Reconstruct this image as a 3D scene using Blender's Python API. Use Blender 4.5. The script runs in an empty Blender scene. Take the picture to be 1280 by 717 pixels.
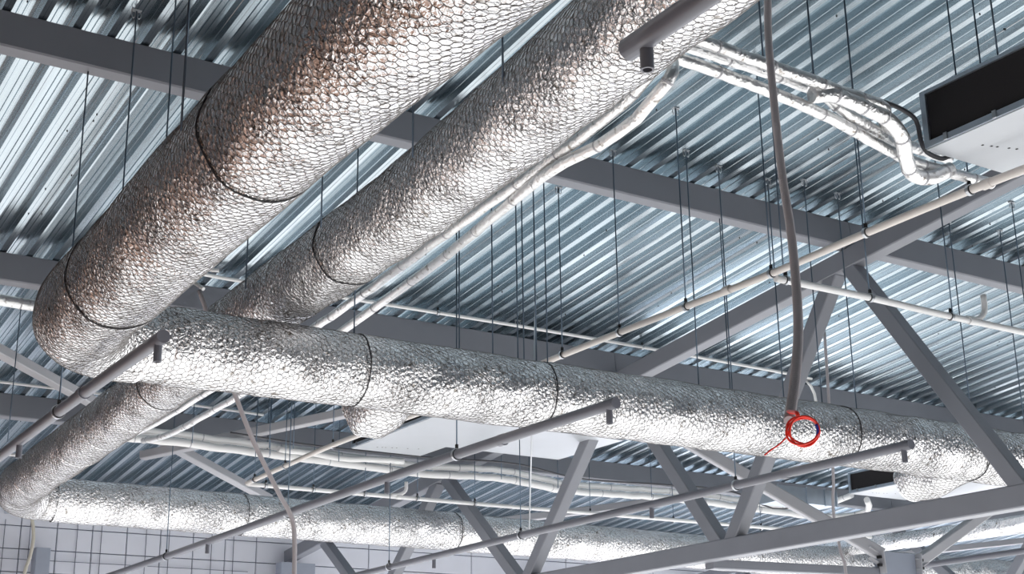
import bpy, math, random
import numpy as np
from mathutils import Vector, Matrix

# ---------------------------------------------------------------- camera, sky, sun, exposure
SC = bpy.context.scene
COL = SC.collection
cam_d = bpy.data.cameras.new('camera'); cam = bpy.data.objects.new('camera', cam_d); COL.objects.link(cam)
cam_d.sensor_width = 36.0; cam_d.lens = 49.67; cam_d.clip_end = 300
cam.matrix_world = Matrix(((0.84036435, -0.15620946, -0.51902443, 0),
                           (-0.54186862, -0.26489544, -0.79762698, 0),
                           (-0.01289032, 0.95154034, -0.30725369, 0),
                           (0, 0, 0, 1)))
SC.camera = cam
W = bpy.data.worlds.new('world'); SC.world = W; W.use_nodes = True
W.node_tree.nodes['Background'].inputs[0].default_value = (0.62, 0.78, 1.0, 1)
W.node_tree.nodes['Background'].inputs[1].default_value = 0.5
sun_d = bpy.data.lights.new('sun', 'SUN'); sun = bpy.data.objects.new('sun', sun_d); COL.objects.link(sun)
sun_d.energy = 110.0; sun_d.angle = 0.02; sun_d.color = (1.0, 0.985, 0.975)
SUN_EL, SUN_AZ = math.radians(4.9), math.radians(80)     # low sun through the invented opening at right
sd = Vector((-math.sin(SUN_AZ)*math.cos(SUN_EL), math.cos(SUN_AZ)*math.cos(SUN_EL), -math.sin(SUN_EL)))
sun.rotation_euler = sd.to_track_quat('-Z', 'Y').to_euler()
vs = SC.view_settings
vs.view_transform = 'Standard'; vs.look = 'None'; vs.gamma = 1; vs.use_curve_mapping = False
vs.exposure = -0.62

R = random.Random(7)
rng = np.random.default_rng(5)
PI = math.pi
FLOOR = -1.6
SL = -0.108
def deck_z(y): return 8.9 + SL*y          # underside of the roof deck
def chord_z(y): return 8.14 + SL*y        # underside of truss top chord

# ---------------------------------------------------------------- materials
def new_mat(name):
    m = bpy.data.materials.new(name); m.use_nodes = True
    return m, m.node_tree.nodes, m.node_tree.links, m.node_tree.nodes['Principled BSDF']
def mat(name, col, rough=0.5, metal=0.0, var=0.08, vscale=3.0, bump=0.0, bscale=40.0, stretch=None, spec=None):
    m, N, L, b = new_mat(name)
    tc = N.new('ShaderNodeTexCoord'); mp = N.new('ShaderNodeMapping')
    L.new(tc.outputs['Object'], mp.inputs[0])
    if stretch: mp.inputs['Scale'].default_value = stretch
    nz = N.new('ShaderNodeTexNoise'); nz.inputs['Scale'].default_value = vscale; nz.inputs['Detail'].default_value = 4
    L.new(mp.outputs[0], nz.inputs[0])
    mx = N.new('ShaderNodeMix'); mx.data_type = 'RGBA'
    mx.inputs['A'].default_value = (*[c*(1-var) for c in col], 1); mx.inputs['B'].default_value = (*[min(1, c*(1+var)) for c in col], 1)
    L.new(nz.outputs[0], mx.inputs['Factor']); L.new(mx.outputs['Result'], b.inputs['Base Color'])
    b.inputs['Roughness'].default_value = rough; b.inputs['Metallic'].default_value = metal
    if spec is not None: b.inputs['Specular IOR Level'].default_value = spec
    if bump:
        n2 = N.new('ShaderNodeTexNoise'); n2.inputs['Scale'].default_value = bscale; L.new(mp.outputs[0], n2.inputs[0])
        bp = N.new('ShaderNodeBump'); bp.inputs['Strength'].default_value = 1; bp.inputs['Distance'].default_value = bump
        L.new(n2.outputs[0], bp.inputs['Height']); L.new(bp.outputs[0], b.inputs['Normal'])
    return m

def foil_mat(name, hexed=True, crk=0.010, rough=0.22, tint=(0.86, 0.86, 0.87)):
    m, N, L, b = new_mat(name)
    b.inputs['Metallic'].default_value = 1.0
    tc = N.new('ShaderNodeTexCoord')
    def vm(op, a, bb=None):
        n = N.new('ShaderNodeVectorMath'); n.operation = op
        if isinstance(a, tuple): n.inputs[0].default_value = a
        else: L.new(a, n.inputs[0])
        if bb is not None:
            if isinstance(bb, tuple): n.inputs[1].default_value = bb
            else: L.new(bb, n.inputs[1])
        return n.outputs['Value'] if op in ('LENGTH', 'DOT_PRODUCT') else n.outputs[0]
    def mt(op, a, bb=None, c=None):
        n = N.new('ShaderNodeMath'); n.operation = op
        for i, v in enumerate((a, bb, c)):
            if v is None: continue
            if isinstance(v, (int, float)): n.inputs[i].default_value = v
            else: L.new(v, n.inputs[i])
        return n.outputs[0]
    # crumpled facets
    vo = N.new('ShaderNodeTexVoronoi'); vo.inputs['Scale'].default_value = 22
    n1 = N.new('ShaderNodeTexNoise'); n1.inputs['Scale'].default_value = 9; n1.inputs['Detail'].default_value = 3
    L.new(tc.outputs['Object'], n1.inputs[0])
    warp = vm('ADD', tc.outputs['Object'], vm('MULTIPLY', n1.outputs['Color'], (0.10, 0.10, 0.10)))
    L.new(warp, vo.inputs['Vector'])
    n2 = N.new('ShaderNodeTexNoise'); n2.inputs['Scale'].default_value = 34; n2.inputs['Detail'].default_value = 2
    L.new(warp, n2.inputs[0])
    n4 = N.new('ShaderNodeTexNoise'); n4.inputs['Scale'].default_value = 2.2; n4.inputs['Detail'].default_value = 2
    L.new(tc.outputs['Object'], n4.inputs[0])
    md4 = mt('MULTIPLY_ADD', mt('POWER', n4.outputs[0], 3.0), 6.0, 0.35)
    h = mt('MULTIPLY', md4, mt('ADD', mt('MULTIPLY', vo.outputs['Distance'], crk*1.0), mt('MULTIPLY', n2.outputs[0], crk*1.6)))
    dirt_in = n2.outputs[0]
    if hexed:
        uv = tc.outputs['UV']; S3 = 3**0.5
        wv = vm('ADD', uv, vm('MULTIPLY', vm('SUBTRACT', n1.outputs['Color'], (0.5, 0.5, 0.5)), (0.5, 0.5, 0)))
        sc_ = (1, S3, 1e6)
        def cell(off):
            q = vm('ADD', wv, off); md = vm('WRAP', q)
            nd = md.node; nd.inputs[1].default_value = (0.5, S3/2, 1); nd.inputs[2].default_value = (-0.5, -S3/2, -1)
            return vm('DOT_PRODUCT', vm('MULTIPLY', md, (1, 1, 0)), vm('MULTIPLY', md, (1, 1, 0)))
        d2 = mt('MINIMUM', cell((0, 0, 0)), cell((0.5, S3/2, 0)))
        h = mt('ADD', h, mt('MULTIPLY', d2, -0.011))
    bp = N.new('ShaderNodeBump'); bp.inputs['Strength'].default_value = 1; bp.inputs['Distance'].default_value = 1.0
    L.new(h, bp.inputs['Height']); L.new(bp.outputs[0], b.inputs['Normal'])
    cr = N.new('ShaderNodeValToRGB')
    cr.color_ramp.elements[0].position = 0.28; cr.color_ramp.elements[0].color = (0.30, 0.27, 0.24, 1)
    cr.color_ramp.elements[1].position = 0.40; cr.color_ramp.elements[1].color = (*tint, 1)
    n3 = N.new('ShaderNodeTexNoise'); n3.inputs['Scale'].default_value = 14; n3.inputs['Detail'].default_value = 5
    L.new(tc.outputs['Object'], n3.inputs[0]); L.new(n3.outputs[0], cr.inputs[0]); L.new(cr.outputs[0], b.inputs['Base Color'])
    b.inputs['Roughness'].default_value = rough
    return m

M = {}
M['foil'] = foil_mat('foil')
M['foil_plain'] = foil_mat('foil_plain', hexed=False, crk=0.004, rough=0.4, tint=(0.9, 0.9, 0.9))
M['wire'] = mat('wire', (0.24, 0.23, 0.225), 0.40, 0.85)
M['strap'] = mat('strap', (0.05, 0.05, 0.055), 0.5, 0.3)
M['steel'] = mat('steel_paint', (0.225, 0.235, 0.268), 0.45, 0.0, 0.10, 1.5, 0.0006, 60)
M['steel_pale'] = mat('steel_paint_pale', (0.44, 0.44, 0.47), 0.5, 0.0, 0.08, 1.5)
M['deck'] = mat('galvanised_deck', (0.53, 0.60, 0.645), 0.21, 1.0, 0.14, 2.2, 0.0012, 3.0, stretch=(3.0, 0.25, 3.0))
M['deck_b'] = mat('galvanised_deck_dull', (0.47, 0.55, 0.60), 0.27, 1.0, 0.16, 2.0, 0.0014, 3.0, stretch=(3.0, 0.3, 3.0))
M['galv'] = mat('galvanised_sheet', (0.55, 0.62, 0.70), 0.38, 0.9, 0.12, 6.0)
M['white_sheet'] = mat('white_sheet', (0.50, 0.525, 0.56), 0.35, 0.2, 0.03, 3.0)
M['black'] = mat('black_filter', (0.012, 0.010, 0.012), 0.8, 0, 0.3, 60)
M['pvc_dark'] = mat('grey_pipe', (0.16, 0.165, 0.195), 0.38, 0.0, 0.06, 4)
M['conduit'] = mat('grey_conduit', (0.44, 0.41, 0.43), 0.5, 0.0, 0.06, 6)
M['ppr'] = mat('beige_pipe', (0.66, 0.62, 0.59), 0.38, 0.0, 0.05, 5)
M['ppr_white'] = mat('white_pipe', (0.80, 0.80, 0.80), 0.38, 0.0, 0.03, 5)
M['rod'] = mat('threaded_rod', (0.10, 0.14, 0.19), 0.42, 0.8)
M['clamp'] = mat('clamp_steel', (0.55, 0.57, 0.60), 0.3, 1.0)
M['rubber'] = mat('clamp_rubber', (0.01, 0.01, 0.012), 0.7)
M['cable_black'] = mat('black_cable', (0.06, 0.06, 0.07), 0.5)
M['red'] = mat('red_cable', (0.95, 0.04, 0.02), 0.38)
M['blue'] = mat('blue_tape', (0.02, 0.03, 0.30), 0.4)
M['panel'] = mat('wall_panel', (0.66, 0.67, 0.74), 0.5, 0.0, 0.05, 2.0)
M['joint'] = mat('wall_joint', (0.10, 0.11, 0.15), 0.7)
M['brown_reflected'] = mat('brown_wall', (0.30, 0.17, 0.12), 0.85, 0, 0.25, 5)
M['darkwall'] = mat('grey_wall', (0.16, 0.18, 0.21), 0.85, 0, 0.15, 2)
M['floor'] = mat('concrete_floor', (0.66, 0.66, 0.655), 0.8, 0, 0.10, 0.6)
M['brownfloor'] = mat('brown_bounce', (0.31,0.195,0.145), 0.8, 0, 0.2, 1.5)  # invented floor colour, gives the ducts their brown reflection
M['column'] = mat('column_paint', (0.30, 0.33, 0.40), 0.5)
M['beige_cable'] = mat('beige_cable', (0.55, 0.52, 0.45), 0.6)

# ---------------------------------------------------------------- geometry collectors
class MB:
    def __init__(s): s.v = []; s.f = []; s.uv = None; s.sm = []
    def add(s, v, f, smooth=False):
        o = len(s.v); s.v.extend([tuple(map(float, p)) for p in v]); s.f.extend([tuple(i+o for i in q) for q in f]); s.sm.extend([smooth]*len(f))
    def box(s, lo, hi, T=None):
        x0, y0, z0 = lo; x1, y1, z1 = hi
        v = [(x0,y0,z0),(x1,y0,z0),(x1,y1,z0),(x0,y1,z0),(x0,y0,z1),(x1,y0,z1),(x1,y1,z1),(x0,y1,z1)]
        if T is not None: v = [tuple(T @ Vector(p)) for p in v]
        s.add(v, [(0,3,2,1),(4,5,6,7),(0,1,5,4),(1,2,6,5),(2,3,7,6),(3,0,4,7)])
    def beam(s, p, q, w, h, up=(0,0,1), bev=0.0):
        """box section from p to q: w across, h along 'up'"""
        p = Vector(p); q = Vector(q); d = (q-p).normalized(); side = d.cross(Vector(up)).normalized(); u = side.cross(d)
        if bev <= 0: bev = min(w, h)*0.10
        a, b = w/2, h/2
        prof = [(-a+bev,-b),(a-bev,-b),(a,-b+bev),(a,b-bev),(a-bev,b),(-a+bev,b),(-a,b-bev),(-a,-b+bev)]
        v = [p+side*x+u*z for x, z in prof]+[q+side*x+u*z for x, z in prof]
        f = [(i, (i+1) % 8, 8+(i+1) % 8, 8+i) for i in range(8)]+[tuple(range(7,-1,-1)), tuple(range(8,16))]
        s.add(v, f)
    def tube(s, pts, r, n=12, caps=True, smooth=True):
        P, T, A, B = frames(pts); K = len(P)
        rr = np.full(K, r) if np.isscalar(r) else np.asarray(r)
        th = np.linspace(0, 2*PI, n, endpoint=False)
        V = P[:,None]+rr[:,None,None]*(np.cos(th)[None,:,None]*A[:,None]+np.sin(th)[None,:,None]*B[:,None])
        F = [(k*n+i, k*n+(i+1) % n, (k+1)*n+(i+1) % n, (k+1)*n+i) for k in range(K-1) for i in range(n)]
        s.add(V.reshape(-1,3), F, smooth)
        if caps:
            s.f.append(tuple(len(s.v)-K*n+i for i in range(n-1,-1,-1))); s.sm.append(False)
            s.f.append(tuple(len(s.v)-n+i for i in range(n))); s.sm.append(False)
    def ring(s, c, axis, r, w, t=0.006, n=20):
        """flat band of radius r, width w along axis, thickness t"""
        c = Vector(c); ax = Vector(axis).normalized(); a = ax.orthogonal().normalized(); b = ax.cross(a)
        v = []
        for rad, o in ((r,-w/2),(r+t,-w/2),(r+t,w/2),(r,w/2)):
            for i in range(n):
                th = 2*PI*i/n; v.append(c+ax*o+(a*math.cos(th)+b*math.sin(th))*rad)
        f = [(j*n+i, j*n+(i+1) % n, ((j+1) % 4)*n+(i+1) % n, ((j+1) % 4)*n+i) for j in range(4) for i in range(n)]
        s.add(v, f)
    def build(s, name, m, parent=None, loc=None):
        me = bpy.data.meshes.new(name)
        base = Vector((0,0,0)) if loc is None else Vector(loc)
        if parent is not None: base = parent.matrix_basis.translation.copy() if parent.get('_w') is None else Vector(parent['_w'])
        vv = [(p[0]-base.x, p[1]-base.y, p[2]-base.z) for p in s.v]
        me.from_pydata(vv, [], s.f); me.polygons.foreach_set('use_smooth', s.sm)
        if s.uv is not None:
            l = me.uv_layers.new(name='UVMap'); l.data.foreach_set('uv', s.uv)
        me.materials.append(m if not isinstance(m, str) else M[m]); me.update()
        o = bpy.data.objects.new(name, me); COL.objects.link(o)
        if parent is not None: o.parent = parent; o['_w'] = list(base)
        else: o.location = base; o['_w'] = list(base)
        return o

def smooth_path(pts, step=0.1):
    P = np.array(pts, float)
    if len(P) < 3:
        n = max(2, int(np.linalg.norm(P[1]-P[0])/step)+1); return P[0]+(P[1]-P[0])*np.linspace(0,1,n)[:,None]
    Q = np.vstack([2*P[0]-P[1], P, 2*P[-1]-P[-2]]); out = []
    for i in range(1, len(Q)-2):
        n = max(2, int(np.linalg.norm(Q[i+1]-Q[i])/step)); t = np.linspace(0,1,n,endpoint=False)[:,None]
        a, b, c, d = Q[i-1], Q[i], Q[i+1], Q[i+2]
        out.append(0.5*((2*b)+(-a+c)*t+(2*a-5*b+4*c-d)*t*t+(-a+3*b-3*c+d)*t**3))
    out.append(P[-1:]); return np.vstack(out)
def frames(pts):
    P = np.asarray(pts, float); T = np.gradient(P, axis=0); T /= np.linalg.norm(T, axis=1)[:,None]
    A = np.zeros_like(P); ref = np.array([0,0,1.0]) if abs(T[0][2]) < 0.9 else np.array([1.0,0,0])
    a = ref-T[0]*ref.dot(T[0]); a /= np.linalg.norm(a)
    for k in range(len(P)):
        a = a-T[k]*a.dot(T[k]); a /= np.linalg.norm(a); A[k] = a
    return P, T, A, np.cross(T, A)

def empty(name, loc, label, cat, group=None):
    o = bpy.data.objects.new(name, None); COL.objects.link(o); o.location = loc; o.empty_display_size = 0.2
    o['label'] = label; o['category'] = cat; o['_w'] = list(loc)
    if group: o['group'] = group
    return o
def tag(o, label, cat, group=None, kind=None):
    if label: o['label'] = label
    if cat: o['category'] = cat
    if group: o['group'] = group
    if kind: o['kind'] = kind
    return o
def struct_empty(name, loc, label, cat):
    o = empty(name, loc, label, cat); o['kind'] = 'structure'; return o

# ================================================================ THE SETTING
fl = struct_empty('floor', (18,11,FLOOR), 'floor of the unfinished hall, pale concrete with an unseen brown area added for duct reflections', 'floor')
m = MB(); m.box((1.5,-14,FLOOR-0.3), (50,36,FLOOR)); m.build('floor_slab','floor',fl)
m = MB(); m.box((-14,-14,FLOOR-0.3), (1.5,36,FLOOR)); m.build('floor_brown_bounce','brownfloor',fl)  # unseen floor part, added in brown to tint the duct sides
# near side: unseen wall made solid and dark so steel webs stay dim
m = MB(); m.box((-14,-12.4,FLOOR), (50,-12.0,10.6)); tag(m.build('wall_near','darkwall'), 'unseen grey wall closing the near side of the hall to keep light out', 'wall', kind='structure')
wl = struct_empty('wall_left', (-13.8,11.5,FLOOR), 'unseen left wall, brown below and dark grey above, coloured for reflections', 'wall')
m = MB(); m.box((-14,-12.4,FLOOR), (-13.6,35.4,3.4)); m.build('lower_wall','brown_reflected',wl)  # unseen; brown chosen to be mirrored in the duct sides
m = MB(); m.box((-14,-12.4,3.4), (-13.6,35.4,10.6)); m.build('upper_wall','darkwall',wl)  # unseen; kept dark so the deck webs reflect dark
wr_ = struct_empty('wall_right', (49.8,11.5,FLOOR), 'unseen grey right wall with a long low opening added for sunlight', 'wall')
m = MB(); m.box((49.6,-12.4,3.0), (50,35.4,10.6)); m.build('upper_wall','darkwall',wr_)  # opening below is made up so low sun lights the floor
m = MB(); m.box((49.6,-12.4,FLOOR), (50,-7.5,3.0)); m.build('lower_wall','darkwall',wr_)  # unseen stub added to block sun from the near floor

# back wall with single cladding panels where they are in view
wb = struct_empty('wall_back', (20,34.0,FLOOR), 'pale lavender cladding wall at the far end, below the farthest duct', 'wall')
m = MB(); m.box((-14,34.0,FLOOR), (50,34.3,5.35)); m.build('wall_core','joint',wb)
m = MB(); m.box((-14,33.96,FLOOR), (50,34.0,2.85)); m.build('wall_lower','panel',wb)
rows = [2.87, 3.40, 3.92, 4.45, 4.98, 5.50]
pmesh = {}
def wall_panel(x0, x1, z0, z1):
    key = (round(x1-x0,3), round(z1-z0,3)); g = 0.008
    if key not in pmesh:
        w, h = key; mb = MB()
        mb.add([(-w/2+g,0,-h/2+g),(w/2-g,0,-h/2+g),(w/2-g,0,h/2-g),(-w/2+g,0,h/2-g),(-w/2+g+.012,-.03,-h/2+g+.012),(w/2-g-.012,-.03,-h/2+g+.012),(w/2-g-.012,-.03,h/2-g-.012),(-w/2+g+.012,-.03,h/2-g-.012)],
               [(4,5,6,7),(0,1,5,4),(1,2,6,5),(2,3,7,6),(3,0,4,7)])
        me = bpy.data.meshes.new('wall_panel'); me.from_pydata(mb.v, [], mb.f); me.materials.append(M['panel']); pmesh[key] = me
    o = bpy.data.objects.new('wall_panel', pmesh[key]); COL.objects.link(o); o.parent = wb
    o.location = ((x0+x1)/2-20, -0.0, (z0+z1)/2-FLOOR)
for i in range(5):
    x = 5.0
    while x < 14.2: wall_panel(x, x+0.84, rows[i], rows[i+1]); x += 0.84
    x = 14.24
    for k in range(9): wall_panel(x, x+3.2, rows[i], rows[i+1]); x += 3.2
# thin mesh of rods in front of the panels
m = MB()
for k in range(11): m.beam((5.2+0.84*k+(.26 if k%2 else 0),33.93,2.9), (5.2+0.84*k+(.26 if k%2 else 0),33.93,5.1), 0.014, 0.014, up=(1,0,0))
for z in (3.3, 4.2): m.beam((5.0,33.90,z), (14.0,33.90,z), 0.014, 0.014)
tag(m.build('mesh_grid','joint',wb), 'thin dark wire grid in front of the panels', None, kind='stuff')

# roof deck: single trapezoidal sheets
ceil = struct_empty('ceiling', (18,0,8.9), 'sloping roof of galvanised trapezoidal steel deck sheets', 'ceiling')
prof1 = [(0,0),(.044,0),(.047,.004),(.050,0),(.094,0),(.113,.082),(.117,.085),(.120,.092),(.138,.165),(.190,.165),(.197,.150),(.211,.150),(.218,.165),(.256,.165),(.263,.150),(.277,.150),(.284,.165),(.328,.165),(.346,.092),(.349,.085),(.353,.082)]
def deck_mesh(material, seed):
    P = prof1+[(x+.372, z) for x, z in prof1]+[(.744,0),(.765,.0)]
    P = [(x, z-(.002 if x > .744 else 0)) for x, z in P]
    ys = np.linspace(-12.2, 34.1, 12); rr = random.Random(seed); v = []; f = []
    for y in ys:
        for x, z in P: v.append((x+rr.uniform(-.001,.001), y, SL*y+z+0.0))
    n = len(P)
    for k in range(len(ys)-1):
        for i in range(n-1): f.append((k*n+i, k*n+i+1, (k+1)*n+i+1, (k+1)*n+i))
    me = bpy.data.meshes.new('deck_sheet'); me.from_pydata(v, [], f); me.materials.append(M[material]); return me
dm = [deck_mesh('deck', 1), deck_mesh('deck_b', 2), deck_mesh('deck', 3)]
for k in range(90):
    o = bpy.data.objects.new('deck_sheet', dm[R.choice((0,0,1,2))]); COL.objects.link(o); o.parent = ceil
    o.location = (-14+0.744*k-18, 0, R.uniform(0,.002))
m = MB(); m.add([(-14.2,-12.6,8.9+1.3608+.19),(50.2,-12.6,8.9+1.3608+.19),(50.2,35.6,8.9+SL*35.6+.19),(-14.2,35.6,8.9+SL*35.6+.19)], [(0,1,2,3)])
m.add([(-14.2,-12.6,8.9+1.3608+.30),(50.2,-12.6,8.9+1.3608+.30),(50.2,35.6,8.9+SL*35.6+.30),(-14.2,35.6,8.9+SL*35.6+.30)], [(0,1,2,3)])
m.build('roof_board','darkwall',ceil)
# self-drilling screws
m = MB()
for k in range(700):
    j = R.randrange(30, 150); x = -14+0.372*j+0.05+(0.0 if R.random() < .5 else .16)+R.uniform(-.02,.02); y = R.uniform(7,28)
    hi = x % 0.372
    z = deck_z(y)-0.001
    if R.random() < 0.5: m.beam((x,y,z-.012), (x,y,z+.01), .014, .014, up=(1,0,0))
tag(m.build('deck_screws','rubber',ceil), None, None, kind='stuff')

# purlins (box sections across the hall)
PUR = {2.03: 'nearest', 8.03: 'second nearest', 13.9: '', 19.8: '', 25.68: '', 31.5: ''}
plabel = ['', 'grey purlin at the upper right corner', 'grey purlin crossing behind the two big ducts', 'grey purlin just above the long silver duct',
          'grey purlin behind the white pipe bundle', 'farthest grey purlin near the end wall']
for (y, _), lb in zip(PUR.items(), plabel):
    if y < 5: continue
    h = 0.435; yc = y+0.1; zc = deck_z(yc)-h/2-.010
    for x0, x1, wh in ((-13.6,15.095,'left of the front truss'), (15.105,28.495,'between front and far truss'), (28.505,49.6,'beyond the far truss')):
        m = MB(); m.beam((x0,yc,zc), (x1,yc,zc), 0.2, h, up=(0,-SL,1), bev=0.018)
        tag(m.build('purlin','steel',None,((x0+x1)/2,yc,zc)), lb+', '+wh, 'beam', 'roof purlins')

# trusses
def truss(x, label, nm='roof_truss'):
    t = empty(nm, (x,0.0,2.88), label, 'truss', 'roof trusses')
    m = MB(); m.beam((x,-10,chord_z(-10)+.153), (x,33.9,chord_z(33.9)+.153), 0.25, 0.305, up=(0,-SL,1), bev=.016); m.build('top_chord','steel',t)
    m = MB(); m.beam((x,-10,2.88), (x,33.9,2.88), 0.25, 0.295, bev=.016); m.build('bottom_chord','steel',t)
    tops = [-3.1, 2.6, 8.4, 14.1, 19.8, 26.0, 31.9]; bots = [-0.4, 5.5, 11.26, 17.05, 22.9, 29.0]
    for i, b in enumerate(bots):
        for tp in (tops[i], tops[i+1]):
            s = 0.12 if tp > b else -0.12
            m = MB(); m.beam((x,b+s,2.95), (x,tp-s*1.3,chord_z(tp)+0.05), 0.23, 0.23, up=(1,0,0), bev=.014); m.build('diagonal','steel',t)
    return t
truss(15.1, 'grey steel roof truss in front at right, its bottom chord crossing the lower right')
truss(28.5, 'far grey steel roof truss glimpsed below the front truss at lower right')

# ================================================================ DUCTS
def duct(name, label, path, rad, joints, a=0.066, wires=True, loc=None, wr=0.0026, step=0.05, n=72, straps=(), seed=1, taper=None, bump=0.008, parent=None):
    P = smooth_path(path, step); P, T, A, B = frames(P)
    s = np.concatenate([[0], np.cumsum(np.linalg.norm(np.diff(P,axis=0),axis=1))]); Ltot = s[-1]
    rg = np.random.default_rng(seed); ks = rg.uniform(1.0, 9.0, 14); kt = rg.integers(1, 9, 14); ph = rg.uniform(0, 2*PI, 14)
    joints = [j for j in joints if 0 < j < Ltot]
    def rad_at(S, TH):
        r = np.interp(S, [0, Ltot], [rad, rad]) if taper is None else np.interp(S, *taper)
        d = np.zeros_like(S)
        for i in range(14): d = d+np.sin(S*ks[i]+TH*kt[i]+ph[i])/14*3
        r = r+bump*d
        for j in joints: r = r-0.010*np.exp(-((S-j)/0.025)**2)+0.003*np.exp(-((S-j-0.10)/0.06)**2)
        return r
    def surf(S, TH, off=0.0):
        r = rad_at(S, TH)+off
        c = np.stack([np.interp(S, s, P[:,i]) for i in range(3)], -1); aa = np.stack([np.interp(S, s, A[:,i]) for i in range(3)], -1); bb = np.stack([np.interp(S, s, B[:,i]) for i in range(3)], -1)
        return c+r[...,None]*(np.cos(TH)[...,None]*aa+np.sin(TH)[...,None]*bb)
    root = empty(name, loc if loc else tuple(P[0]), label, 'duct') if parent is None else parent
    wn = 'insulation_wrap' if parent is None else 'branch_wrap'
    r0 = rad; N = int(round(2*PI*r0/a)); aa_ = 2*PI*r0/N
    bounds = [0]+list(joints)+[Ltot]
    th = np.linspace(0, 2*PI, n+1)
    for q in range(len(bounds)-1):
        s0, s1 = bounds[q], bounds[q+1]; k = max(3, int((s1-s0)/step)+1)
        ss = np.linspace(s0, s1, k); S, TH = np.meshgrid(ss, th, indexing='ij'); V = surf(S, TH).reshape(-1,3)
        mb = MB(); F = []; UV = []
        for i in range(k-1):
            for j in range(n):
                F.append((i*(n+1)+j, (i+1)*(n+1)+j, (i+1)*(n+1)+j+1, i*(n+1)+j+1))
        mb.add(V, F, True)
        u = (TH/(2*PI)*N).reshape(-1); vv = (S/aa_).reshape(-1)
        idx = np.array(F).reshape(-1); mb.uv = np.stack([u[idx], vv[idx]], -1).reshape(-1)
        mb.build(wn, 'foil', root)
    if wires:
        S3 = 3**0.5; rows = int(Ltot/aa_/(S3/2))
        i, j = np.meshgrid(np.arange(N), np.arange(rows), indexing='ij'); cx = i+0.5*(j % 2); cy = j*S3/2
        e = []
        for (x0,y0),(x1,y1) in (((0,1/S3),(.5,.5/S3)),((.5,.5/S3),(.5,-.5/S3)),((0,1/S3),(-.5,.5/S3))):
            e.append(np.stack([cx+x0, cy+y0, cx+x1, cy+y1], -1).reshape(-1,4))
        e = np.vstack(e); e = e[(e[:,1] > 0) & (e[:,3] > 0) & (e[:,1]*aa_ < Ltot) & (e[:,3]*aa_ < Ltot)]
        def jit(x, y):
            q1 = np.sin(np.round((x % N)*4)*12.9898+np.round(y*7)*78.233)*43758.5; q2 = np.sin(np.round((x % N)*4)*39.3+np.round(y*7)*11.1)*24634.6
            return (q1-np.floor(q1)-.5)*0.22, (q2-np.floor(q2)-.5)*0.22
        jx0, jy0 = jit(e[:,0], e[:,1]); jx1, jy1 = jit(e[:,2], e[:,3])
        p0 = surf((e[:,1]+jy0)*aa_, (e[:,0]+jx0)/N*2*PI, wr*0.4); p1 = surf((e[:,3]+jy1)*aa_, (e[:,2]+jx1)/N*2*PI, wr*0.4)
        d = p1-p0; d /= np.linalg.norm(d,axis=1)[:,None]+1e-9
        c = np.stack([np.interp(e[:,1]*aa_, s, P[:,k]) for k in range(3)], -1); nrm = p0-c; nrm -= d*(nrm*d).sum(1)[:,None]; nrm /= np.linalg.norm(nrm,axis=1)[:,None]+1e-9
        sd_ = np.cross(d, nrm)
        offs = [nrm*wr, -nrm*wr*.5+sd_*wr*.87, -nrm*wr*.5-sd_*wr*.87]
        K = len(p0); V = np.concatenate([np.stack([p0+o for o in offs],1), np.stack([p1+o for o in offs],1)], 1).reshape(-1,3)
        base = (np.arange(K)*6)[:,None]; q = np.array([[0,1,4,3],[1,2,5,4],[2,0,3,5]])
        F = (base[:,:,None]+q[None]).reshape(-1,4)
        me = bpy.data.meshes.new('wire_netting'); L0 = Vector(root.location)
        me.vertices.add(len(V)); me.vertices.foreach_set('co', (V-np.array(L0)).astype(np.float32).reshape(-1))
        me.loops.add(len(F)*4); me.loops.foreach_set('vertex_index', F.reshape(-1).astype(np.int32))
        me.polygons.add(len(F)); me.polygons.foreach_set('loop_start', (np.arange(len(F))*4).astype(np.int32))
        me.update(calc_edges=True); me.materials.append(M['wire'])
        o = bpy.data.objects.new('wire_netting', me); COL.objects.link(o); o.parent = root; o['kind'] = 'stuff'
    for sj in straps:
        th2 = np.linspace(0, 2*PI, 40); c = surf(np.full(40, sj), th2, 0.004)
        mb = MB(); mb.tube(c, 0.007, 5, caps=False); mb.build('strap', 'strap', root)
    root['_s'] = 1; del root['_s']
    return root, surf, s, P

j1 = [1.6,3.2,4.9,6.4,7.9]
duct('air_duct', 'largest foil-wrapped duct, from top centre down left, elbowing into the long cross duct',
     [(3.30,3.2,3.85),(3.29,6.6,3.85),(3.33,8.4,3.85),(3.44,11.2,3.85),(3.48,12.45,3.85),(3.60,13.0,3.85),(3.90,13.30,3.85),(4.25,13.38,3.85)],
     0.45, [1.5,3.2,4.9,6.6,8.3,9.6], a=0.066, straps=(8.32,4.92), seed=3, taper=([0,9.4,10.9],[0.45,0.45,0.41]))
dA = duct('air_duct', 'long foil-wrapped duct crossing the picture from centre left to the right edge',
     [(4.18,13.38,3.85),(6.5,13.32,3.85),(9,13.28,3.85),(12,13.22,3.85),(15.9,13.17,3.85),(19,13.15,3.85),(24,13.15,3.85)],
     0.395, [0.35,1.3,2.42,3.6,4.8,6.0,7.2,8.4,9.55,10.8,12.1,13.4,14.7,16,17.3,18.6], a=0.066, straps=(2.45,4.82,9.6,12.12), seed=4)
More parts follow.
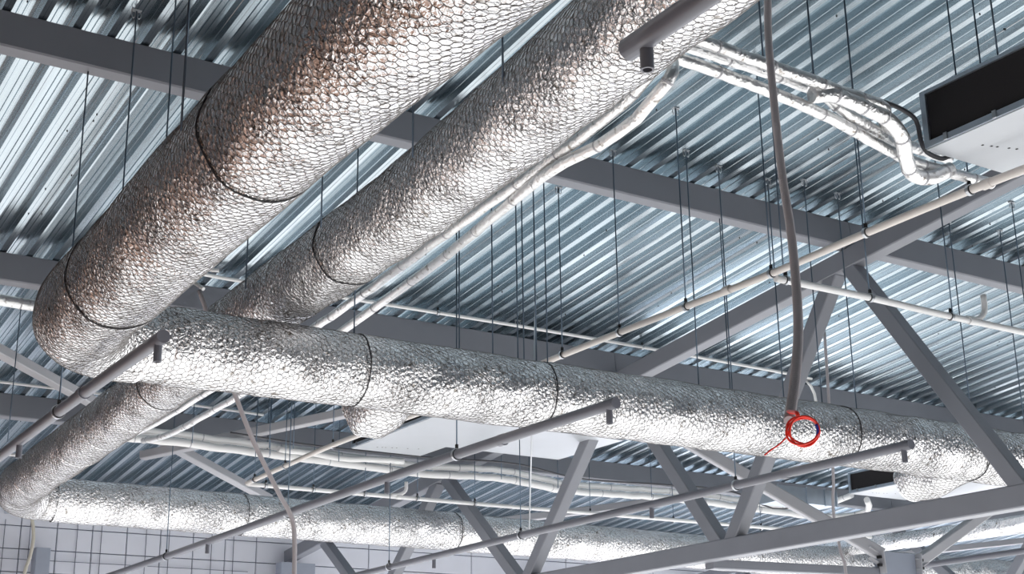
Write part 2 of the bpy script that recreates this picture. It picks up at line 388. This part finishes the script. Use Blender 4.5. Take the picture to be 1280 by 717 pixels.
duct('air_duct', 'second foil-wrapped duct, right of and parallel to the largest, passing above the long cross duct',
     [(5.25,3.2,4.66),(5.38,6.4,4.66),(5.74,10.4,4.66),(5.89,14.1,4.66),(5.97,17.8,4.55),(5.96,23.6,4.31),(6.0,24.6,4.29),(6.15,25.3,4.27),(6.50,25.68,4.27),(6.9,25.74,4.27)],
     0.375, [1.9,3.6,5.3,7.0,8.7,10.0,11.4,12.9,14.4,15.6,16.8,18,19.2,20.4,21.6,22.8], a=0.066, straps=(8.72,14.4), seed=5)
duct('air_duct', 'farthest foil-wrapped duct, low along the end wall at the bottom of the picture',
     [(6.84,25.74,4.27),(11.3,25.78,4.27),(15.1,25.85,4.27),(20.7,26.0,4.27),(28.3,26.05,4.27),(46,26.1,4.27)],
     0.396, [1.2,2.4,3.6,4.8,6.0,7.2,8.4,9.6,10.8,12,13.2,14.4,15.6,17,18.5,20,22,24], a=0.09, wr=0.0026, straps=(3.62,8.42), seed=6, step=0.08, n=56)
# short foil-wrapped branches behind the cross duct
duct('branch', None,
     [(7.3,13.35,3.95),(7.3,13.75,3.82),(7.32,14.05,3.72),(7.36,14.35,3.70)], 0.34, [], wires=True, seed=8, bump=0.02, n=48, parent=dA[0])
duct('branch', None,
     [(16.5,13.3,3.9),(16.5,13.75,3.80),(16.55,14.1,3.74),(16.6,14.5,3.72)], 0.36, [], wires=True, seed=9, bump=0.02, n=48, parent=dA[0])
duct('branch_duct', 'pale foil-wrapped duct running under the front truss at the lower right',
     [(26.8,28.0,4.66),(26.9,24.2,4.6),(27.05,20.6,4.56),(27.1,16,4.56)], 0.20, [2,4,6,8], wires=False, seed=10, n=40)

# ================================================================ AIR HANDLERS
def unit(name, label, x0, x1, yf, yn, z0, z1, plen=None):
    t = empty(name, (x0,yf,z0), label, 'air conditioner', None)
    m = MB(); m.box((x0+.03,yn,z0+.012), (x1,yf,z1)); m.build('casing','galv',t)
    m = MB(); m.box((x0,yn,z0), (x1,yf,z0+.012)); 
    m.build('bottom_panel','white_sheet',t)
    m = MB()                                             # return grille frame on the left face
    fw = .06
    m.box((x0-.02,yn,z0+.012), (x0+.03,yf,z0+.012+fw)); m.box((x0-.02,yn,z1-.035), (x0+.03,yf,z1))
    m.box((x0-.02,yf-fw,z0+.012+fw), (x0+.03,yf,z1-.035)); m.box((x0-.02,yn,z0+.012+fw), (x0+.03,yn+fw,z1-.035)); m.build('grille_frame','galv',t)
    m = MB(); m.box((x0+.005,yn+fw,z0+.012+fw), (x0+.028,yf-fw,z1-.035)); m.build('filter','black',t)
    for k in range(4):
        y = yf-.25-.55*k
        if y > yn: m = MB(); m.box((x0-.035,y-.02,z0+.01), (x0-.02,y+.02,z0+.08)); m.build('latch','clamp',t)
    m = MB()
    for dx in (.35,.5,.62,.44,.9,1.1,.7): m.beam((x0+dx,yf-.25-.3*dx,z0-.003), (x0+dx,yf-.25-.3*dx,z0+.004), .022, .022, up=(1,0,0))
    tag(m.build('screws','rubber',t), None, None, kind='stuff')
    if plen:
        m = MB(); m.box((x1,yn,z0+.02), (plen[0],plen[1],z1-.05)); m.build('plenum','galv',t)
        m = MB(); m.box((x1,yn,z0+.006), (plen[0],plen[1],z0+.02)); m.build('plenum_underside','white_sheet',t)
    return t
unit('air_handler', 'white ceiling air handler with a black intake at the upper right edge', 9.87, 11.15, 8.06, 5.2, 5.2, 5.78, (11.9,7.6))
unit('air_handler', 'white ceiling air handler seen from below under the middle of the cross duct', 11.59, 13.05, 23.35, 20.3, 5.25, 5.75, (15.6,22.4))
unit('air_handler', 'small distant air handler with a black intake, below the right end of the cross duct', 23.65, 25.45, 22.5, 19.2, 5.25, 5.72, (27.0,21.9))
t = empty('supply_plenum', (22.3,22.7,4.9), 'blue grey sheet metal plenum left of the distant air handler', 'duct')
m = MB(); m.box((21.45,22.5,4.93), (23.2,23.1,5.28)); m.build('casing','galv',t)
for x in (21.45,22.3,22.85,23.2):
    m = MB(); m.box((x-.015,22.47,4.91), (x+.015,22.5,5.3)); m.build('flange','galv',t)

# ================================================================ PIPES
def pipe(name, label, pts, r, mt_, cat='pipe', clamps=(), axis=(0,1,0), group=None, step=0.25, n=14, seams=0, jit=0.0, couplings=()):
    P = smooth_path(pts, step)
    if jit:
        rg = np.random.default_rng(int(abs(pts[0][0]*100))); P = P+rg.uniform(-jit, jit, P.shape)*np.array([1,1,1])
    root = empty(name, tuple(P[0]), label, cat, group)
    m = MB(); m.tube(P, r, n); m.build('pipe_run' if cat == 'pipe' else 'run', mt_, root)
    for c in clamps:
        mb = MB(); mb.ring(c, axis, r+.004, .035, .010); cl = mb.build('clamp', 'clamp', root)
        mb = MB(); mb.ring(c, axis, r, .050, .006); mb.build('rubber_lining', 'rubber', cl)
        mb = MB(); mb.beam((c[0],c[1],c[2]+r), (c[0],c[1],c[2]+r+.06), .03, .03, up=(1,0,0)); mb.build('clamp_nut', 'rubber', cl)
    for c in couplings:
        mb = MB(); mb.ring(c, axis, r-.001, .10, .010); mb.build('coupling', mt_, root)
    if seams:
        Ls = np.concatenate([[0], np.cumsum(np.linalg.norm(np.diff(P,axis=0),axis=1))])
        s0 = seams*0.6
        while s0 < Ls[-1]:
            k = min(int(np.searchsorted(Ls, s0)), len(P)-2); mb = MB(); mb.ring(P[k], P[k+1]-P[k-1], r-.002, .02, .005, 14); mb.build('tape_band', 'steel_pale', root); s0 += seams*(0.8+0.4*rng.random())
    return root
def nozzle(root, x, y, z, mt_='pvc_dark', l=.13, r=.034):
    m = MB(); m.tube(smooth_path([(x,y,z-.03),(x,y,z-.06-l)], .08), r, 14, caps=False); m.tube(smooth_path([(x,y,z-.06-l),(x,y,z-.05)],.08), r*.72, 14, caps=False)
    m.ring((x,y,z-.06-l), (0,0,1), r*.7, .002, r*.32, 14)
    m.build('outlet', mt_, root)

# four parallel dark grey pipes with downward outlets
PR = .058
t = pipe('outlet_pipe', 'dark grey pipe with a capped end over the left part of the cross duct', [(3.66,10.85,3.2),(3.70,14,3.2),(3.85,20,3.2),(3.9,26,3.2)], PR, 'pvc_dark', clamps=[(3.70,14.0,3.2)], couplings=[(3.68,13.1,3.2)], group='dark grey outlet pipes')
nozzle(t, 3.66,10.97,3.2); nozzle(t, 3.74,15.6,3.2); nozzle(t, 3.82,20.0,3.2)
t = pipe('outlet_pipe', 'dark grey pipe with a capped end near picture centre, running down to the lower left', [(8.32,10.92,3.2),(8.28,14,3.2),(8.34,18,3.2),(8.50,24,3.2),(8.6,32.6,3.2)], PR, 'pvc_dark', clamps=[(8.28,13.95,3.2),(8.38,18.9,3.2),(8.50,24.3,3.2)], couplings=[(8.30,13.0,3.2)], group='dark grey outlet pipes')
nozzle(t, 8.32,11.04,3.2); nozzle(t, 8.30,15.7,3.2); nozzle(t, 8.45,22.2,3.2)
t = pipe('outlet_pipe', 'dark grey pipe with a capped end at lower right, below the red cable coil', [(12.52,10.90,3.2),(12.56,15,3.2),(12.60,19,3.2),(12.8,26,3.2),(12.9,33,3.2)], PR, 'pvc_dark', clamps=[(12.56,13.95,3.2),(12.6,19.2,3.2),(12.7,23.9,3.2)], couplings=[(12.55,13.0,3.2)], group='dark grey outlet pipes')
nozzle(t, 12.52,11.02,3.2); nozzle(t, 12.56,15.75,3.2); nozzle(t, 12.76,22.3,3.2)
t = pipe('outlet_pipe', 'short near dark grey pipe entering from the top edge in front of the second duct', [(3.86,4.87,3.2),(3.83,3.6,3.2),(3.80,2.0,3.2)], PR, 'pvc_dark', group='dark grey outlet pipes')
nozzle(t, 3.87,4.74,3.2, l=.10)
t = pipe('outlet_pipe', 'distant blue grey pipe low at the bottom right corner behind the front truss', [(21.9,20,3.2),(21.8,16,3.2),(21.7,12.5,3.2)], PR, 'pvc_dark', group='dark grey outlet pipes')

# condensate pipes
YP1 = [(10.60,8.2,5.0),(10.63,9.57,5.0),(10.70,11.08,5.0),(10.57,12.43,4.95),(10.50,13.66,4.925),(10.44,14.84,4.90)]; YP2 = [(9.88,23.8,4.595),(9.94,22.6,4.645),(10.03,20.9,4.715),(10.12,19.9,4.75)]; YP = YP1+YP2
pipe('drain_pipe', 'long beige drain pipe rising from lower left behind the cross duct to upper right',
     [(10.66,6.4,5.0),(10.60,8.2,5.0),(10.63,9.57,5.0),(10.70,11.08,5.0),(10.57,12.43,4.95),(10.45,14.84,4.90),(10.34,17.4,4.82),(10.02,20.7,4.72),(9.93,22.7,4.64),(9.88,24.14,4.58)],
     .042, 'ppr', clamps=YP, couplings=[(10.61,8.0,5.0),(10.63,11.75,4.98)], group='condensate drain pipes')
pipe('drain_pipe', 'white plastic drain pipe crossing in front of the truss top chord at right',
     [(10.82,11.14,4.98),(12.36,11.16,5.0),(13.82,11.2,5.0),(16.5,11.25,5.02),(20,11.3,5.02)], .042, 'ppr_white', clamps=[(10.98,11.14,4.985),(12.36,11.16,5.0),(13.82,11.2,5.0)], axis=(1,0,0), couplings=[(14.2,11.2,5.0)], group='condensate drain pipes')
pipe('drain_elbow', 'white elbow turned up from the white drain pipe at the right edge', [(14.12,11.2,5.02),(14.35,11.22,5.05),(14.5,11.22,5.17),(14.52,11.22,5.40)], .038, 'ppr_white', step=.05)
pipe('drain_pipe', 'white drain pipe running low along the far duct, left of centre to the right',
     [(9.90,24.16,4.57),(12.3,24.13,4.57),(14.8,24.08,4.57),(18.3,23.95,4.57),(22.9,23.8,4.57),(25.6,23.8,4.57)], .039, 'ppr_white', clamps=[(x,24.15-.02*(x-10),4.57) for x in (10.25,11.2,12.27,13.4,14.7,16.0,17.5,19.7,22.2)], axis=(1,0,0), couplings=[(13.0,24.1,4.57)], group='condensate drain pipes')
pipe('drain_elbow', 'small white elbow turned up from the low white drain pipe left of centre', [(12.83,24.1,4.59),(13.02,24.1,4.62),(13.15,24.1,4.71),(13.16,24.1,4.88)], .035, 'ppr_white', step=.05)

# thin white conduits under the deck in front of the purlins
pipe('thin_conduit', 'thin white conduit along the second purlin above the cross duct', [(6.6,19.1,6.70),(7.3,19.2,6.69),(13.4,19.1,6.69),(18.9,19.2,6.68),(19.3,19.25,6.62),(19.55,19.3,6.4),(19.6,19.3,5.9)], .028, 'ppr_white', clamps=[(9,19.15,6.69),(11,19.13,6.69),(15.2,19.13,6.69)], axis=(1,0,0), group='thin conduits')
pipe('thin_conduit', 'short thin grey hook-shaped conduit between the two big ducts', [(7.15,18.9,6.69),(6.75,19.05,6.70),(6.68,19.1,6.62),(6.85,18.7,6.3)], .028, 'ppr_white', step=.05, group='thin conduits')
pipe('thin_conduit', 'thin white conduit along the third purlin at the far left', [(4.5,24.8,6.08),(7,24.8,6.08),(9.2,24.85,6.08),(10.45,24.87,6.06)], .024, 'ppr_white', group='thin conduits')
pipe('thin_conduit', 'thin pale conduit at the far left edge below the third purlin', [(5,27.2,5.3),(7.5,27.2,5.3)], .03, 'ppr_white', group='thin conduits')

pipe('insulated_pipe', 'short thick white insulated pipe at the left edge below the second purlin', [(3.6,20.2,6.16),(4.4,20.24,6.16),(5.5,20.3,6.15)], .085, 'foil_plain', seams=.6, step=.1)
# pair of insulated refrigerant pipes along the second duct
gp = 'white insulated refrigerant pipes beside the second duct'
pipe('insulated_pipe', 'left one of two white insulated pipes following the second duct', [(6.5,7.72,5.30),(6.28,7.52,5.10),(6.15,7.40,4.88),(6.19,7.75,4.74),(6.34,9.0,4.72),(6.52,11.4,4.72),(6.72,13.3,4.74),(6.88,15.5,4.75),(6.93,18.4,4.75),(6.99,21.0,4.75),(7.03,22.9,4.85)], .05, 'foil_plain', seams=1.3, jit=.006, group=gp)
pipe('insulated_pipe', 'right wavy one of two white insulated pipes following the second duct', [(6.62,7.80,5.16),(6.42,7.55,4.95),(6.27,7.45,4.73),(6.32,7.9,4.62),(6.39,8.5,4.62),(6.34,8.9,4.62),(6.36,9.25,4.62),(6.50,9.95,4.66),(6.84,11.7,4.73),(7.05,13.3,4.76),(7.25,15.5,4.75),(7.39,18.4,4.75),(7.46,21.4,4.75),(7.5,22.9,4.9)], .05, 'foil_plain', seams=1.1, jit=.006, group=gp)
# bundle under the third purlin
gb = 'white insulated pipe bundle under the third purlin'
for k, (dz, dy, dd, r_) in enumerate([(0,0,0,.072),(.165,.05,.6,.066),(.05,.26,1.3,.062)]):
    pts = [(6.7,24.1+dy,5.19+dz),(9.0,24.1+dy,5.18+dz*.95),(11.5,24.15+dy,5.13+dz),(13.6,24.2+dy,5.10+dz),(15.5,24.2+dy,5.15+dz*1.1),(17.4,24.5+dy,5.10+dz*.95),(19.8,24.5+dy,5.16+dz),(21.8,24.5+dy,5.14+dz)]
    if k == 0: pts += [(23.6,24.1,5.0),(24.6,23.8,4.98),(24.9,23.2,5.06),(24.4,22.7,5.2)]
    elif k == 1: pts += [(23.2,23.9,5.12),(23.9,23.2,5.2),(23.9,22.7,5.28)]
    else: pts += [(25,24.9,5.18),(27.6,24.9,5.15)]
    pipe('insulated_pipe', ['lowest white insulated pipe of the bundle, curling up at its right end', 'upper white insulated pipe of the bundle under the third purlin', 'rear white insulated pipe of the bundle running on to the right'][k], pts, r_, 'ppr_white', seams=1.4, jit=.012, group=gb)
pipe('insulated_pipe', 'short white insulated pipe bend joining the middle air handler', [(13.0,23.95,5.24),(12.4,23.9,5.22),(11.7,23.95,5.18),(11.2,24.0,5.22),(10.4,23.98,5.24)], .06, 'ppr_white', jit=.006, step=.12)
pipe('cable_run', 'thin black cable lying on the white pipe bundle under the third purlin', [(9.3,23.6,5.36),(11,23.65,5.30),(13.5,23.7,5.32),(15.4,23.7,5.38),(17.2,23.9,5.26),(19.4,23.9,5.32),(21.3,23.9,5.34),(22.4,23.7,5.0),(23.2,23.5,5.1)], .018, 'cable_black')
# foil-wrapped pipes at the upper right, to the first air handler
gf = 'foil-wrapped pipes leading to the upper right air handler'
pipe('insulated_pipe', 'upper foil-wrapped pipe leading right to the black intake', [(5.65,7.68,5.36),(5.9,7.7,5.36),(6.69,7.72,5.36),(7.4,7.74,5.35),(8.08,7.77,5.35),(8.6,7.8,5.35),(9.1,7.85,5.36),(9.65,8.3,5.38),(10.6,8.4,5.4)], .055, 'foil_plain', seams=.5, jit=.005, step=.08, group=gf)
pipe('insulated_pipe', 'second foil-wrapped pipe close above the lower one at upper right', [(5.75,7.93,5.42),(6.2,7.95,5.42),(7.12,7.95,5.42),(8.08,7.97,5.42),(8.5,8.0,5.40),(8.75,8.0,5.30),(9.3,8.15,5.30),(9.85,8.35,5.28)], .05, 'foil_plain', seams=.6, jit=.004, step=.08, group=gf)
pipe('insulated_pipe', 'lower foil-wrapped pipe passing under the upper right air handler', [(5.65,7.78,5.2),(6.0,7.8,5.2),(6.79,7.82,5.2),(7.54,7.87,5.2),(8.1,7.92,5.19),(8.6,8.0,5.19),(9.1,8.12,5.19),(9.75,8.22,5.15),(10.34,8.22,5.14),(10.95,8.2,5.14)], .052, 'foil_plain', seams=.55, jit=.004, step=.08, group=gf)
pipe('insulated_pipe', 'thick foil-wrapped elbow curling below the upper right air handler', [(8.2,7.84,5.26),(8.45,7.8,5.3),(8.86,7.82,5.28),(9.15,7.86,5.26),(9.42,7.95,5.18),(9.62,8.1,5.06),(9.85,8.22,5.0),(10.1,8.2,5.03),(10.3,8.15,5.14)], .07, 'foil_plain', seams=.35, jit=.003, step=.06, group=gf)
pipe('cable_run', 'black cable sagging along the foil pipes to the upper right air handler', [(8.84,7.98,5.52),(9.25,8.05,5.56),(9.62,8.1,5.58),(9.84,8.12,5.52),(9.9,8.14,5.34),(9.98,8.15,5.24),(10.2,8.15,5.22),(10.3,8.1,5.28)], .022, 'cable_black', step=.05)

# ================================================================ HANGING CONDUITS AND CABLES
t = pipe('flexible_conduit', 'mauve grey flexible conduit hanging from the top edge down to the red coil', [(7.0,7.1,6.3),(6.75,6.81,5.39),(6.64,6.73,4.79),(6.24,6.3,3.67),(5.94,5.95,2.93),(5.5,5.51,2.24),(5.05,5.11,1.77),(4.72,4.84,1.45)], .026, 'conduit', cat='conduit', step=.04)
rib = MB(); P = smooth_path([(6.9,6.95,6.0),(6.75,6.81,5.39),(6.64,6.73,4.79),(6.24,6.3,3.67),(5.94,5.95,2.93),(5.5,5.51,2.24),(5.05,5.11,1.77),(4.72,4.84,1.45)], .022)
for k in range(1, len(P)-1): rib.ring(P[k], P[k+1]-P[k-1], .0255, .009, .0025, 12)
tag(rib.build('corrugation', 'conduit', t), None, None, kind='stuff')
# red coil
t = empty('cable_coil', (4.70,4.82,1.43), 'bright red cable coiled in a loop at the end of the hanging conduit', 'cable')
fw = Vector((4.68,4.74,1.37)).normalized(); rt = Vector((0.84036435,-0.54186862,-0.01289032)); upv = rt.cross(fw).normalized()
C0 = Vector((4.69,4.72,1.375))
pts = []
for k in range(91):
    a_ = 2*PI*k/30; rad = .070+.006*math.sin(a_*1.37+1)+.004*math.sin(a_*2.3)
    pts.append(C0+rt*(rad*1.05*math.cos(a_+1.9))+upv*(rad*.92*math.sin(a_+1.9))+fw*(.014*math.sin(a_*.7)))
m = MB(); m.tube(np.array([tuple(p) for p in pts]), .0055, 8); m.build('coil', 'red', t)
tl = [pts[0]+fw*.01, C0+rt*(-.058)+upv*(.03), C0+rt*(-.075)+upv*(-.02), C0+rt*(-.115)+upv*(-.062), C0+rt*(-.15)+upv*(-.085), C0+rt*(-.185)+upv*(-.112)]
m = MB(); m.tube(smooth_path([tuple(p) for p in tl], .01), .0038, 8); m.build('loose_tail', 'red', t)
m = MB(); m.tube(smooth_path([tuple(pts[0]), tuple(C0+rt*-.03+upv*.085), (4.74,4.86,1.50)], .01), .010, 8); m.build('cable_bundle', 'red', t)
q = [C0+rt*(.068*math.cos(x))+upv*(.060*math.sin(x))-fw*.008 for x in (.55,.3,.05,-.2,-.4)]
m = MB(); m.tube(smooth_path([tuple(p) for p in q], .01), .0075, 8); m.build('blue_wrap', 'blue', t)

pipe('flexible_conduit', 'grey conduit dropping from behind the left part of the cross duct to the bottom edge', [(5.3,14.6,4.9),(5.74,14.6,3.86),(5.98,14.6,3.34),(6.17,14.6,3.0),(6.39,14.6,2.64),(6.52,14.6,2.44),(6.57,14.6,2.14),(6.58,14.6,1.2),(6.58,14.6,-.5)], .026, 'conduit', cat='conduit', step=.08)
pipe('flexible_conduit', 'thin grey conduit dropping behind the front truss bottom chord at right', [(18.0,17.4,6.95),(18,17.47,4.5),(18,17.53,4.0),(18,17.54,3.6),(18.02,17.47,3.04),(18.05,17.41,2.56),(18.05,17.4,0)], .026, 'conduit', cat='conduit', step=.15)
pipe('cable_run', 'pale cable hanging beside the column at the lower left corner', [(8.34,33.1,5.1),(8.38,33.1,4.98),(8.44,33.1,4.60),(8.40,33.1,4.18),(8.30,33.1,3.72),(8.2,33.1,2.5),(8.2,33.1,0)], .04, 'beige_cable', cat='cable', step=.15)

# ================================================================ BRACING
def brace(name, label, p, q, w, h, up=(0,0,1), mt_='steel_pale', group='roof bracing members'):
    m = MB(); m.beam(p, q, w, h, up=up); o = m.build(name, mt_, None, p); tag(o, label, 'brace', group); return o
brace('roof_brace', 'pale steel roof brace slanting down from the left edge behind the outlet pipe', (4.2,21.45,5.95), (12.3,28.8,5.17), .20, .16)
brace('roof_brace', 'pale steel roof brace rising behind the hanging conduit left of centre', (8.55,26.1,5.30), (11.9,21.25,5.83), .20, .16)
brace('roof_brace', 'pale steel roof brace behind the white drain pipe in the lower middle', (17.15,29.8,4.96), (21.3,25.4,5.40), .22, .16)
brace('roof_brace', 'distant pale roof brace at the bottom right behind the gusset plate', (31.0,29.8,4.98), (35.6,25.4,5.46), .22, .16)
brace('cross_brace', 'steel brace slanting down from the front truss to the gusset plate', (15.15,19.85,5.85), (19.1,17.55,3.08), .21, .21)
brace('cross_brace', 'steel brace rising right from the gusset plate at the bottom right', (19.95,17.65,2.92), (25.2,17.95,5.5), .19, .19)
brace('bottom_tie', 'horizontal steel tie at the bottom edge between front truss and gusset plate', (15.23,17.67,2.71), (19.07,17.67,2.78), .21, .15, mt_='steel')
t = empty('gusset_plate', (19.5,17.6,2.3), 'blue grey steel gusset plate with bolted brackets at the bottom right', 'bracket')
m = MB(); m.box((19.05,17.53,2.18), (19.93,17.69,3.13)); m.build('plate','column',t)
for sx, dirv in ((-1, Vector((-.8,.35,.6)).normalized()), (1, Vector((.9,.0,.45)).normalized())):
    cx_ = 19.05 if sx < 0 else 19.93
    m = MB()
    for dz in (-.10, .08):
        m.beam(Vector((cx_,17.50,2.96+dz)), Vector((cx_,17.50,2.96+dz))+dirv*.28, .02, .10, up=(0,1,0))
    m.beam((cx_+sx*.01,17.48,2.74), (cx_+sx*.04,17.48,3.13), .15, .02, up=(1,0,0)); b_ = m.build('bracket','steel_pale',t)
    for dz in (-.02,.12):
        m = MB(); m.beam((cx_+sx*.09,17.44,2.90+dz), (cx_+sx*.09,17.52,2.90+dz), .05, .05); m.build('bolt','rubber',b_)
# columns in front of the end wall
for nm, lb, x0, x1, y in (('column','blue grey steel column at the lower left corner',8.58,8.92,33.5), ('column','dark steel column under the far duct left of centre',14.65,15.6,33.5), ('column','pale steel column at the bottom between the truss diagonals',22.3,23.0,33.4)):
    m = MB(); m.beam(((x0+x1)/2,y,FLOOR), ((x0+x1)/2,y,chord_z(y)-.1), x1-x0, .34, up=(0,1,0), bev=.02); tag(m.build('column','column' if x0 < 15 or x0 > 20 else 'steel',None,((x0+x1)/2,y,FLOOR)), lb, 'column', 'columns at the end wall')

# ================================================================ HANGER RODS
rod_labels = set()
def rod(p, q, label, group, clip=True, r=.0085, mt_='rod'):
    assert label not in rod_labels, label
    rod_labels.add(label)
    t = empty('hanger_rod', tuple(p), label, 'rod', group)
    m = MB(); m.tube(np.array([p, q], float), r, 8); m.build('rod', mt_, t)
    if clip:
        m = MB(); c = Vector(p)
        for a in (-1, 1):
            pts = [(c.x+a*.03+.02*math.cos(x), c.y, c.z-.05+.045*math.sin(x)) for x in np.linspace(0, 2*PI, 13)]
            m.tube(np.array(pts), .006, 5, caps=False)
        m.beam((c.x-.05,c.y,c.z-.005), (c.x+.05,c.y,c.z-.005), .05, .012); m.build('deck_clip', 'clamp', t)
def vrod(x, y, z, label, group, **k): rod((x,y,deck_z(y)-.003), (x,y,z), label, group, **k)
ordn = ['first','second','third','fourth','fifth','sixth','seventh','eighth','ninth','tenth']
for i, (x, y, z) in enumerate(YP1): vrod(x, y, z+.04, f'steel rod of the beige drain pipe, {ordn[i]} clamp from the right edge', 'rods of the beige drain pipe')
for i, (x, y, z) in enumerate(YP2): vrod(x, y, z+.04, f'steel rod of the beige drain pipe, {ordn[i]} clamp from its lower left end', 'rods of the beige drain pipe')
for i, x in enumerate((10.98,12.36,13.82)): vrod(x, 11.17, 5.04, f'steel rod of the front white drain pipe, {ordn[i]} clamp from its left', 'rods of the front white drain pipe')
for i, x in enumerate((10.25,11.2,12.27,13.4,14.7,16.0,17.5,19.7,22.2)):
    y = 24.15-.02*(x-10); vrod(x, y, 4.61, f'steel rod of the low white drain pipe, {ordn[i]} clamp from its left', 'rods of the low white drain pipe')
vrod(3.70,14.0,3.25, 'steel rod holding the leftmost outlet pipe below the duct elbow', 'rods of the outlet pipes')
for (x, y), w_ in (((8.28,13.95),'the central outlet pipe just behind the cross duct'), ((8.38,18.9),'the central outlet pipe beside the grey conduit'), ((8.50,24.3),'the central outlet pipe in front of the end wall'), ((12.56,13.95),'the lower right outlet pipe near the red coil'), ((12.6,19.2),'the lower right outlet pipe beside a truss diagonal'), ((12.7,23.9),'the lower right outlet pipe at the bottom edge')):
    vrod(x, y, 3.25, 'steel rod holding '+w_, 'rods of the outlet pipes')
rod((12.3,18.2,deck_z(18.2)), (12.76,19.2,3.25), 'slanting pale wire crossing a drain pipe in the lower middle', 'rods of the outlet pipes', clip=False, r=.012, mt_='clamp')
for i, (x, y) in enumerate([(6.6,13.3),(8.97,13.28),(11.4,13.24),(13.5,13.2),(16.45,13.17)]):
    vrod(x, y, 4.23, f'steel rod over the cross duct, {ordn[i]} from the left', 'rods of the cross duct')
for i, (x, y, z) in enumerate([(2.85,5.6,3.9),(2.86,8.4,3.9),(4.05,12.3,3.9),(3.98,13.35,4.22)]):
    vrod(x, y, z, ['steel rod at the top left edge of the largest duct', 'steel rod left of the largest duct near the upper edge', 'steel rod with a clip ending on the left side of the largest duct', 'steel rod farthest left beside the largest duct'][i], 'rods of the largest duct')
for i, (x, y, z) in enumerate([(5.15,8.0,4.66),(5.25,9.56,4.66),(5.32,11.47,4.66),(5.45,13.6,4.66)]):
    vrod(x, y, z, f'steel rod between the two big ducts, {ordn[i]} from the top', 'rods of the second duct')
for i, (x, y, z) in enumerate([(9.36,13.62,4.05),(9.02,13.62,4.05),(8.92,13.60,4.05),(8.58,13.62,4.05),(8.12,13.62,4.05)]):
    vrod(x, y, z, f'thin rod behind the cross duct left of the drain pipe, {ordn[i]} from right', 'rods behind the cross duct')
for i, (x, y) in enumerate([(9.76,23.5),(9.95,23.35),(10.2,23.9),(10.35,23.2),(8.6,23.6),(11.6,23.9),(15.3,24.0),(16.9,24.3),(19.4,24.3)]):
    vrod(x, y, 5.1, f'thin rod reaching the white pipe bundle, {ordn[i]} counted from the left group', 'rods of the white pipe bundle')
for i, (x, y, z, lb) in enumerate([(7.6,7.78,5.3,'thin rod meeting the foil pipes left of the mauve conduit'),(8.25,7.85,5.3,'thin rod meeting the foil pipes right of the mauve conduit'),(9.0,8.1,5.3,'thin rod meeting the foil pipes near the black intake'),
    (9.92,7.2,5.78,'clipped rod holding the near corner of the upper right air handler'),(10.6,7.9,5.78,'rod holding the far corner of the upper right air handler'),(10.3,6.6,5.78,'rod behind the upper edge of the black intake'),
    (14.25,13.3,4.2,'clipped thin rod in front of the truss chord, ending on the cross duct'),(16.95,12.4,5.1,'thin rod at the right edge below the drain pipe'),(17.6,13.15,4.2,'thin rod ending on the cross duct right of the front truss'),
    (12.1,13.4,4.2,'thin rod left of the mauve conduit reaching the cross duct'),(13.0,13.4,4.2,'thin rod right of the mauve conduit reaching the cross duct')]):
    vrod(x, y, z, lb, 'single rods at the right')
vrod(5.0,21.6,4.4, 'clipped thin rod at the far left, below the duct elbow', 'single rods at the left')
